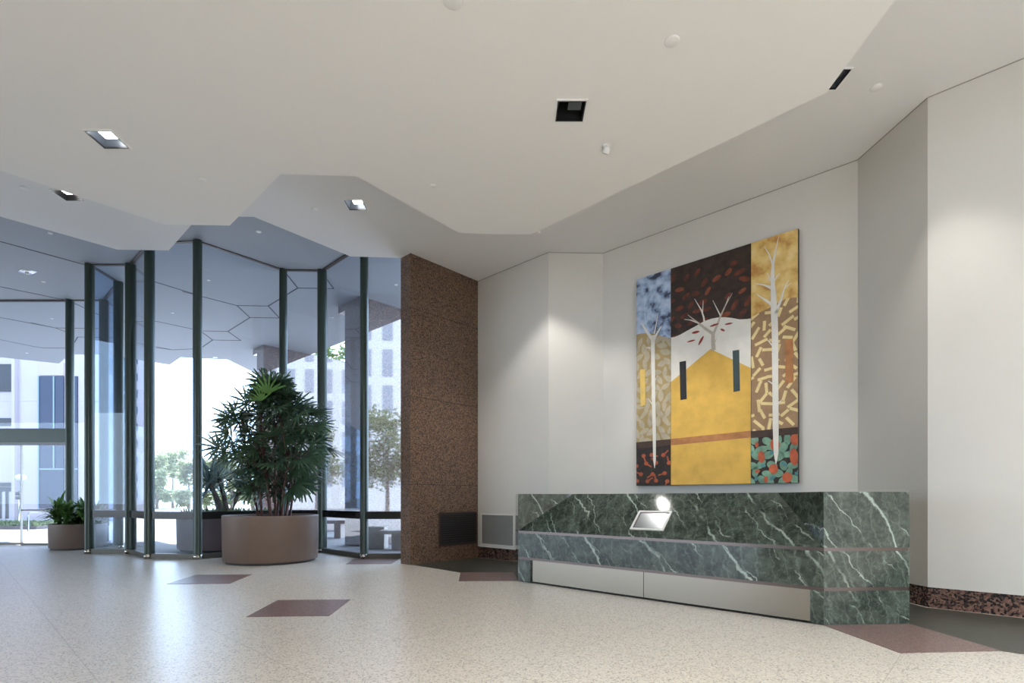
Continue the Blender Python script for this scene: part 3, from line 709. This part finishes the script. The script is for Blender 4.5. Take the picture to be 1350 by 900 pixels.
# ------------------------------------------------------------------ plants
def blade(mb, base, dirv, upv, L_, w, droop, seg=3, tipw=.35, mi=0):
    d = Vector(dirv).normalized(); u = Vector(upv); s = d.cross(u)
    if s.length < .01: s = d.cross(Vector((1, 0, 0)))
    s.normalize(); p = Vector(base); vs = []
    for k in range(seg + 1):
        f = k/seg; ww = w*(.35 + 2.6*f*(1 - f) if f < .6 else (1 - (f - .6)/.4*(1 - tipw)))
        vs += [p + s*ww/2, p - s*ww/2]
        p = p + d*(L_/seg); d = (d + Vector((0, 0, -droop/seg))).normalized()
    mb.add(vs, [[2*k, 2*k+1, 2*k+3, 2*k+2] for k in range(seg)], mi, True)
def fan(mb, base, axis, nrm, r, n, mi=0, spread=2.6):
    a = Vector(axis).normalized(); nv = Vector(nrm); nv = (nv - a*nv.dot(a)).normalized(); s = a.cross(nv)
    for k in range(n):
        q = -spread/2 + spread*k/(n-1) + U(-.06, .06)
        d = a*math.cos(q) + s*math.sin(q)
        blade(mb, base, d, nv, r*U(.85, 1.05)*(1 - .12*abs(q)), r*.105, .45, 3, .5, mi)
def pot(root, c, r, hgt, sx=1, pm_='pot'):
    MB().lathe([(r*.97, .035), (r*.985, .05), (r, hgt - .03), (r, hgt - .008), (r*.992, hgt), (r*.955, hgt), (r*.95, hgt - .012), (r*.945, hgt - .10), (0, hgt - .10)], (c[0], c[1], 0), 64, 0, sx).build('pot', M[pm_], root)
    MB().lathe([(r*.93, .002), (r*.93, .036)], (c[0], c[1], 0), 48, 0, sx).build('plinth', M['plinth'], root)
    MB().lathe([(r*.94, hgt - .095), (r*.5, hgt - .075), (0, hgt - .06)], (c[0], c[1], 0), 32, 0, sx).build('soil', M['soil'], root)
pc = (-3.845, 8.385)
palm = thing('potted_palm', 'tall bushy fan palm in a round brown planter inside the window bay', 'potted plant', (*pc, 0))
pot(palm, pc, .705, .735)
fo = MB(); fn = MB()
rs = random.Random(11); random.seed(11)
tips = []
for k in range(13):
    a = 2*math.pi*k/13 + U(-.3, .3); r0 = U(.05, .26); b = Vector((pc[0] + .06 + r0*math.cos(a), pc[1] + r0*math.sin(a), .68))
    hh = U(1.05, 1.75); lean = U(.08, .34)
    e = b + Vector((math.cos(a)*lean, math.sin(a)*lean, hh - .1))
    mid = (b + e)/2 + Vector((U(-.04, .04), U(-.04, .04), 0))
    MB().tube([b, mid, e], [.021, .017, .012], 8).build('stem', M['stem'], palm); tips.append((b, mid, e))
def crown_r(z):   # radius of the foliage by height
    pts = [(1.08, .45), (1.30, .78), (1.55, .92), (1.85, .95), (2.15, .86), (2.45, .66), (2.7, .42), (2.9, .18)]
    for (z0, r0), (z1, r1) in zip(pts, pts[1:]):
        if z0 <= z <= z1: return r0 + (r1 - r0)*(z - z0)/(z1 - z0)
    return .2
cx, cy = pc[0] + .02, pc[1]
pet = MB()
for k in range(300):
    z = 1.08 + 1.78*(R()**.9); rr = crown_r(z)*U(.86, 1.08)*(R()**.5); a = U(0, 6.283)
    px_, py_ = cx + rr*math.cos(a)*1.04, cy + rr*math.sin(a)*.88
    out = Vector((math.cos(a), math.sin(a), U(-.55, .45))).normalized()
    nrm = Vector((U(-.3, .3), U(-.3, .3), 1)) + out*U(-.4, .9)
    if R() < .45: nrm = Vector((U(-.5, .5), -1, U(-.1, .7)))
    fan(fo, (px_ - out.x*.14, py_ - out.y*.14, z), out, nrm, U(.26, .40), rs.randint(7, 10), 0, U(2.0, 3.4))
    if R() < .35:
        b, m_, e = rs.choice(tips); q = b.lerp(e, min(.98, max(.25, (z - .9)/2.0)))
        pet.tube([q, (q + Vector((px_, py_, z)))/2 + Vector((0, 0, .05)), (px_ - out.x*.14, py_ - out.y*.14, z)], .006, 5)
fy = 7.72
for fx, fpy, fr_, tilt in ((353, 519, .32, .0), (345, 528, .24, -.35)):
    fan(fn, ((fx - CX)/F*fy, fy, 1 + (HY - fpy)/F*fy), (tilt, -.05, 1), (0, -1, .05), fr_, 8, 0, 2.1)
for (x0, y0, ax) in ((292, 552, (-1, -.2, .1)), (290, 603, (-1, -.4, -.25)), (300, 540, (-1, 0, .25)), (322, 648, (-1, -.5, .1)), (432, 560, (1, -.2, -.1)), (425, 600, (1, -.2, -.4))):
    y = 8.2; x = (x0 - CX)/F*y; z = 1 + (HY - y0)/F*y
    fan(fo, (x + (.12 if ax[0] < 0 else -.12), y, z), ax, (0, -1, .5), .27, 9, 0, 2.7)
fo.build('foliage', M['palm'], palm); tag(fn.build('young_fronds', M['palm_new'], palm), 'bright green young fan leaves at the top', None)
pet.build('leaf_stalks', M['stem'], palm)
# strap-leaf planter near the entrance
lc = (-8.62, 10.42)
lp = thing('potted_dracaena', 'low strap leaved plants in an oval brown planter beside the entrance door', 'potted plant', (*lc, 0))
pot(lp, lc, .46, .50, sx=1.0)
for k, (dx, dy) in enumerate(((-.36, -.04), (-.22, -.2), (-.05, -.22), (.24, -.14), (.08, .02), (-.14, .18), (.22, .2), (.34, .0))):
    mb = MB(); hh = U(.5, .62)
    for j in range(60):
        a = U(0, 6.283); el = U(.05, 1.35)
        blade(mb, (lc[0] + dx, lc[1] + dy, hh + U(-.10, .18)), (math.cos(a)*math.cos(el), math.sin(a)*math.cos(el), math.sin(el)), (0, 0, 1), U(.26, .42), .07, .9, 4, .15)
    mb.build('leaf_rosette', M['dracaena'], lp)
# outdoor planter
oc = (-5.66, 10.45)
op_ = thing('outdoor_planter', 'large brown round planter with a multi trunk palm outside the glass', 'potted plant', (*oc, 0))
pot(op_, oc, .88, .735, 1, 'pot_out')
fr = MB()
for k, (dx, top, tx) in enumerate(((-.22, 1.22, -.42), (-.10, 1.40, -.12), (.02, 1.18, .22), (-.16, 1.34, -.28))):
    b = Vector((oc[0] + .02 + dx*.8, oc[1] + U(-.1, .1), .66)); e = Vector((oc[0] + tx, oc[1] + U(-.2, .2), top))
    MB().tube([b, (b+e)/2 + Vector((0, 0, .03)), e], [.055, .045, .04], 10).build('trunk', M['bark'], op_)
    for j in range(52):
        a = U(0, 6.283); el = U(-.45, 1.3)
        blade(fr, e + Vector((0, 0, U(-.12, .1))), (math.cos(a)*math.cos(el), math.sin(a)*math.cos(el), math.sin(el)), (0, 0, 1), U(.45, .75), .05, .5, 3, .2)
fr.build('fronds', M['bluepalm'], op_)
gc = MB()
for k in range(420):
    a = U(0, 6.283); r = .82*math.sqrt(R()); el = U(.3, 1.4)
    blade(gc, (oc[0] + r*math.cos(a), oc[1] + r*math.sin(a), .66), (math.cos(a*7)*math.cos(el), math.sin(a*7)*math.cos(el), math.sin(el)), (0, 0, 1), U(.1, .17), .05, .4, 2, .3)
g = gc.build('ground_cover', M['grass'], op_); g['kind'] = 'stuff'

# ------------------------------------------------------------------ outdoors
def granite_column(c, label, ln, wd):
    o = thing('granite_column', label, 'column', (*c, 0))
    # c: the near corner; face A runs along -DA, face B along DB
    a = wd
    mb = MB(); mb.prism([c, add2(c, DB, ln), add2(add2(c, DB, ln), DA, -a), add2(c, DA, -a)], -.01, Z3 - .001)
    mb.build('shaft', M['granite_out'], o)
    e = add2(add2(c, DA, -a), DB, .0)
    mb = MB(); mb.prism([add2(e, DA, .0), add2(e, DB, ln*.5), add2(add2(e, DB, ln*.5), DA, -.28), add2(e, DA, -.28)], Z3 - .16, Z3 - .001)
    mb.build('capital', M['granite_out'], o)
granite_column((-3.17, 10.94), 'polished granite column outside, close behind the granite pier', 2.6, .62)
granite_column((-6.83, 14.4), 'polished granite column outside, farther away behind the tall palm', 2.6, .45)
def wpx(px, Y): return (px - CX)/F*Y
def zpx(py, Y): return 1 + (HY - py)/F*Y
# near pale building on the left
Y = 26.0
bd = thing('pale_building', 'pale pink concrete building with dark openings across the plaza at left', 'building', (wpx(40, Y), Y, 0))
def face_box(x0, x1, y0, y1, dep, name, m, YY, par, back=.5):
    mb = MB(); mb.prism([(wpx(x0, YY), YY - dep), (wpx(x1, YY), YY - dep), (wpx(x1, YY), YY + back), (wpx(x0, YY), YY + back)], max(-.01, zpx(y1, YY)), zpx(y0, YY)); return mb.build(name, m, par)
face_box(-260, 121, 380, 690, 0, 'wall', M['facade'], Y, bd, .8)
for x0, x1, y0, y1 in ((-130, 24, 480, 516), (-130, 24, 551, 561), (-130, 23, 636, 641), (-130, 23, 642, 690)):
    face_box(x0, x1, y0, y1, .05, 'opening', M['darkwin'], Y, bd)
for x0 in (5, 14): face_box(x0, x0 + 4, 648, 690, .09, 'pillar', M['facade_b'], Y, bd)
face_box(20.5, 24.5, 470, 690, .22, 'edge_fin', M['facade'], Y, bd)
for x0, x1 in ((52.5, 85), (96, 103)):
    f = face_box(x0, x1, 496, 670, .06, 'window', M['bluewin'], Y, bd)
    face_box(x0 - .5, x1 + .5, 617.5, 619, .10, 'transom', M['frame_blue'], Y, f); face_box(x0 - .8, x0 + .6, 496, 670, .10, 'mullion', M['frame_blue'], Y, f)
    if x1 - x0 > 10: face_box(72, 73.4, 496, 617, .10, 'mullion', M['frame_blue'], Y, f)
face_box(52.5, 85, 478, 495, .05, 'spandrel', mat('tan_spandrel', (.42, .34, .30), .7), Y, bd)
for y in (527, 600): face_box(-130, 121, y, y + .9, .012, 'joint', mat('facade_joint', (.45, .42, .45), .8), Y, bd)
Y = 44.0
tw = thing('glass_tower', 'teal glass tower seen between the dark mullions at left', 'building', (wpx(157, Y), Y, 0))
face_box(124, 171, 250, 690, 0, 'wall', M['tower'], Y, tw, .6)
for k in range(16): face_box(124, 171, 300 + k*24, 303.5 + k*24, .08, 'floor_band', M['frame_blue'], Y, tw)
for k in range(4): face_box(126 + k*12, 127.6 + k*12, 250, 690, .12, 'fin', M['frame_blue'], Y, tw)
Y = 38.0
pb = thing('slim_building', 'slim pale building edge right of the teal glass tower', 'building', (wpx(186, Y), Y, 0))
face_box(176.5, 193, 330, 690, 0, 'wall', M['facade_b'], Y, pb, .5)
for k in range(9): face_box(178.5, 181.5, 470 + k*22, 480 + k*22, .05, 'window', M['bluewin'], Y, pb)
Y = 46.0
lb = thing('low_building', 'low pale building across the street behind the tall palm', 'building', (wpx(420, Y), Y, 0))
face_box(372, 530, 612, 680, 0, 'wall', M['facade_b'], Y, lb, 5); face_box(368, 534, 606, 613, .5, 'roof_edge', M['facade'], Y, lb, 5.5)
for x0 in (382, 394, 406, 418, 430, 442):
    face_box(x0, x0 + 6, 626, 640, .04, 'window', M['bluewin'], Y, lb); face_box(x0, x0 + 6, 652, 668, .04, 'window', M['bluewin'], Y, lb)
# building mirrored in the polished column
rb = thing('street_building', 'pale office building with tall window strips, seen mirrored in the polished granite column', 'building', (30, 8, 0))
MB().prism([(30, -8), (30, 22), (38, 22), (38, -8)], -.01, 20).build('wall', mat('sunlit_office_wall', (.72, .70, .70), .8), rb)
WG = mat('grey_office_window', (.34, .35, .40), .3)
for k in range(16):
    for j in range(6):
        MB().prism([(29.95, -6.5 + k*1.75), (29.95, -5.7 + k*1.75), (30.02, -5.7 + k*1.75), (30.02, -6.5 + k*1.75)], 2.2 + j*3, 4.4 + j*3).build('window', WG, rb)
sb = thing('side_building', 'dark glazed building at far left, seen mirrored in the granite column', 'building', (-46, 20, 0))
MB().prism([(-46, 4), (-46, 36), (-52, 36), (-52, 4)], -.01, 26).build('wall', mat('dark_side_glazing', (.045, .05, .06), .3), sb)
for k in range(11): MB().prism([(-45.9, 5 + k*3), (-45.9, 5.35 + k*3), (-46.02, 5.35 + k*3), (-46.02, 5 + k*3)], -.01, 26).build('fin', M['frame_blue'], sb)
def tree(c, z0, z1, r, label, m, seed, n=900, leaf=.2, trunk=.12, name='tree', group='trees beyond the plaza'):
    rr = random.Random(seed); o = thing(name, label, 'tree', (*c, 0), group)
    MB().tube([(c[0], c[1], -.01), (c[0] + rr.uniform(-.1, .1), c[1], z0*.7), (c[0], c[1], (z0+z1)/2)], [trunk, trunk*.8, trunk*.4], 10).build('trunk', M['bark'], o)
    mb = MB(); cl = [(rr.uniform(-.6, .6)*r, rr.uniform(-.6, .6)*r, rr.uniform(z0, z1)) for k in range(14)]
    for k in range(n):
        q = rr.choice(cl); a = Vector((rr.gauss(0, 1), rr.gauss(0, 1), rr.gauss(0, .8))).normalized()*r*.42*rr.random()**.5
        p = Vector((c[0] + q[0] + a.x, c[1] + q[1] + a.y, max(z0*.7, q[2] + a.z))); d = Vector((rr.gauss(0, 1), rr.gauss(0, 1), rr.gauss(0, .6)))
        blade(mb, p, d, (rr.gauss(0, 1), rr.gauss(0, 1), 1), leaf*rr.uniform(.7, 1.3), leaf*.45, .2, 2, .3)
    mb.build('crown', m, o); return o
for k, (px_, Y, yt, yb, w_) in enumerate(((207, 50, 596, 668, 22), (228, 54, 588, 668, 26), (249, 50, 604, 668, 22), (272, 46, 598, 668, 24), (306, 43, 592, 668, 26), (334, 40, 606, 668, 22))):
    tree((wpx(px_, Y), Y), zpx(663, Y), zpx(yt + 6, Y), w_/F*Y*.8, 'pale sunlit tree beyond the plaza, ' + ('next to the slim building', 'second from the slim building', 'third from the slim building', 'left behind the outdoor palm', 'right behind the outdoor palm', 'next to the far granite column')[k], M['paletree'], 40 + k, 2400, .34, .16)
tree((wpx(441, 24), 24), zpx(545, 24), zpx(415, 24), 1.1, 'leafy green tree close behind the nearer granite column', M['tree'], 60, 1600, .22, .10)
tree((wpx(444, 30), 30), zpx(640, 30), zpx(545, 30), .8, 'small dark green tree lower behind the nearer granite column', M['tree'], 61, 1200, .2, .1)
tree((22, 7.4), 2.0, 6.5, 2.6, 'leafy street tree seen mirrored in the polished granite column', M['tree'], 62, 2600, .32, .16)
tree((24, 11.5), 1.6, 5.5, 2.4, 'smaller street tree seen mirrored low in the polished granite column', M['tree'], 63, 2400, .32, .16)
# low wall with grass, railing and globe lamp outside the entrance
Y = 17.0
lw = thing('planter_wall', 'low dark planter wall topped with grass outside the entrance', 'planter', (wpx(10, Y), Y, 0))
MB().prism([(wpx(-60, Y), Y), (wpx(48, Y), Y), (wpx(48, Y), Y + 1.6), (wpx(-60, Y), Y + 1.6)], -.01, zpx(693.5, Y)).build('wall', mat('low_wall_brown', (.16, .12, .12), .6, var=.15), lw)
mb = MB(); zt = zpx(694, Y)
for k in range(2600):
    x = U(wpx(-60, Y) + .05, wpx(48, Y) - .05); y = U(Y + .05, Y + 1.5); el = U(.7, 1.5); a = U(0, 6.28)
    blade(mb, (x, y, zt), (math.cos(a)*math.cos(el), math.sin(a)*math.cos(el), math.sin(el)), (0, 0, 1), U(.1, .2), .03, .4, 2, .2)
g = mb.build('grass', M['grass'], lw); g['kind'] = 'stuff'
Y = 16.0
rl = thing('railing', 'bent stainless handrail standing outside the entrance glass', 'railing', (wpx(50, Y), Y, 0))
zr = zpx(675, Y)
MB().tube([(wpx(37, Y), Y, -.01), (wpx(37, Y), Y, zr - .08), (wpx(37.8, Y), Y, zr - .02), (wpx(40, Y), Y, zr), (wpx(80, Y), Y, zr)], .022, 10).build('handrail', M['rail'], rl)
MB().tube([(wpx(78, Y), Y, -.01), (wpx(78, Y), Y, zr)], .02, 10).build('post', M['rail'], rl)
Y = 20.0
gl = thing('globe_lamp', 'street lamp with a white globe on a slim pole outside the entrance', 'street lamp', (wpx(26.5, Y), Y, 0))
zg = zpx(629, Y); r = 7/F*Y*.82
MB().tube([(wpx(26.5, Y), Y, -.01), (wpx(26.5, Y), Y, zg - r*.6)], [.06, .05], 12).build('pole', M['rail'], gl)
MB().lathe([(0, -r*.72)] + [(r*math.cos(a), r*.72*math.sin(a)) for a in [i*math.pi/12 - math.pi/2 for i in range(1, 12)]] + [(0, r*.72)], (wpx(27.5, Y), Y, zg), 24).build('globe', M['globe'], gl)
for y_ in (650.5, 656): MB().lathe([(0, -.06), (.10, -.06), (.10, .06), (0, .06)], (wpx(24.8, Y), Y, zpx(y_, Y)), 12).build('bracket', M['darkwin'], gl)
# benches beyond the right panes
Y = 11.9
bn = thing('stone_bench', 'pale stone bench between two blocks outside, beside the granite pier', 'bench', (wpx(515, Y), Y, 0))
z1b = zpx(700, Y)
MB().box((wpx(498, 10.6), 10.6, .21), (.34, .34, .44)).build('end_block', M['stone'], bn)
MB().box((wpx(540, 10.3), 10.3, .34), (1.1, .42, .07)).build('seat', M['stone'], bn)
MB().box((wpx(535, 10.35), 10.35, .15), (.5, .28, .31)).build('support', M['stone'], bn)
bn2 = thing('stone_bench', 'shaded stone bench outside behind the tall narrow pane left of the nearer column', 'bench', (-4.9, 13.4, 0))
MB().box((-4.85, 13.4, .40), (1.3, .45, .09)).build('seat', M['stone'], bn2)
for dx in (-.45, .45): MB().box((-4.85 + dx, 13.4, .17), (.16, .4, .36)).build('support', M['stone'], bn2)

# ------------------------------------------------------------------ light
WARM = (1, .955, .905)
for p_ in lights_T2[:2]: spot(p_, Z2, 55, col=WARM)
spot(lights_T1[0], Z1, 60, col=WARM)
spot(lights_T2[3], Z2, 120, 100, .4, WARM)
for p_ in lights_T2[4:] + [(3.35, 4.0), (4.3, 3.1), (5.3, 2.2)]:      # wall washers, tilted towards the wall
    spot(p_, Z2, 150 if p_[0] < 3 else 95, 52, .8, WARM, .05, (p_[0] + DB[0]*1.0, p_[1] + DB[1]*1.0, Z2 - 3.5))
for p_, e_ in (((-3.5, .4), 40), ((.8, -1.2), 430), ((-3.4, -3.6), 60), ((.5, -3.8), 480), ((2.2, -.6), 430)): spot(p_, Z1, e_, 120, .6, WARM)  # added fill lamps out of view, for floor light that bounces to the ceiling
for p_ in ((5.4, -.4), (5.4, -2.6), (4.0, -5.0)): spot(p_, Z2, 490, 140, .6, WARM)  # unseen fill lamps added at the right to brighten walls and ceiling
w = bpy.data.worlds.new('world'); bpy.context.scene.world = w; w.use_nodes = True
bg = w.node_tree.nodes['Background']; bg.inputs[0].default_value = (.68, .83, 1.0, 1); bg.inputs[1].default_value = 5.4
sun = bpy.data.lights.new('sun', 'SUN'); sun.energy = 14; sun.angle = .009; sun.color = (1, .95, .88)
so = bpy.data.objects.new('sun', sun); COL.objects.link(so); so.rotation_euler = Vector((.35, -.60, -.75)).to_track_quat('-Z', 'Y').to_euler()

# ------------------------------------------------------------------ camera
cam = bpy.data.cameras.new('camera'); co = bpy.data.objects.new('camera', cam); COL.objects.link(co)
co.location = (0, 0, S); co.rotation_euler = (math.pi/2, 0, 0)
cam.sensor_width = 36; cam.sensor_fit = 'HORIZONTAL'; cam.lens = 36*F/1350; cam.shift_y = (HY - 450)/1350; cam.clip_end = 500
sc = bpy.context.scene; sc.camera = co
sc.view_settings.view_transform = 'Standard'; sc.view_settings.look = 'None'; sc.view_settings.gamma = 1; sc.view_settings.exposure = .30
sc.view_settings.use_curve_mapping = False
cy_ = sc.cycles; cy_.max_bounces = 10; cy_.diffuse_bounces = 6; cy_.transparent_max_bounces = 24; cy_.caustics_reflective = False; cy_.caustics_refractive = False
cy_.use_denoising = True; cy_.sample_clamp_indirect = 8
for o in bpy.data.objects:
    if 'plan0' in o: del o['plan0']
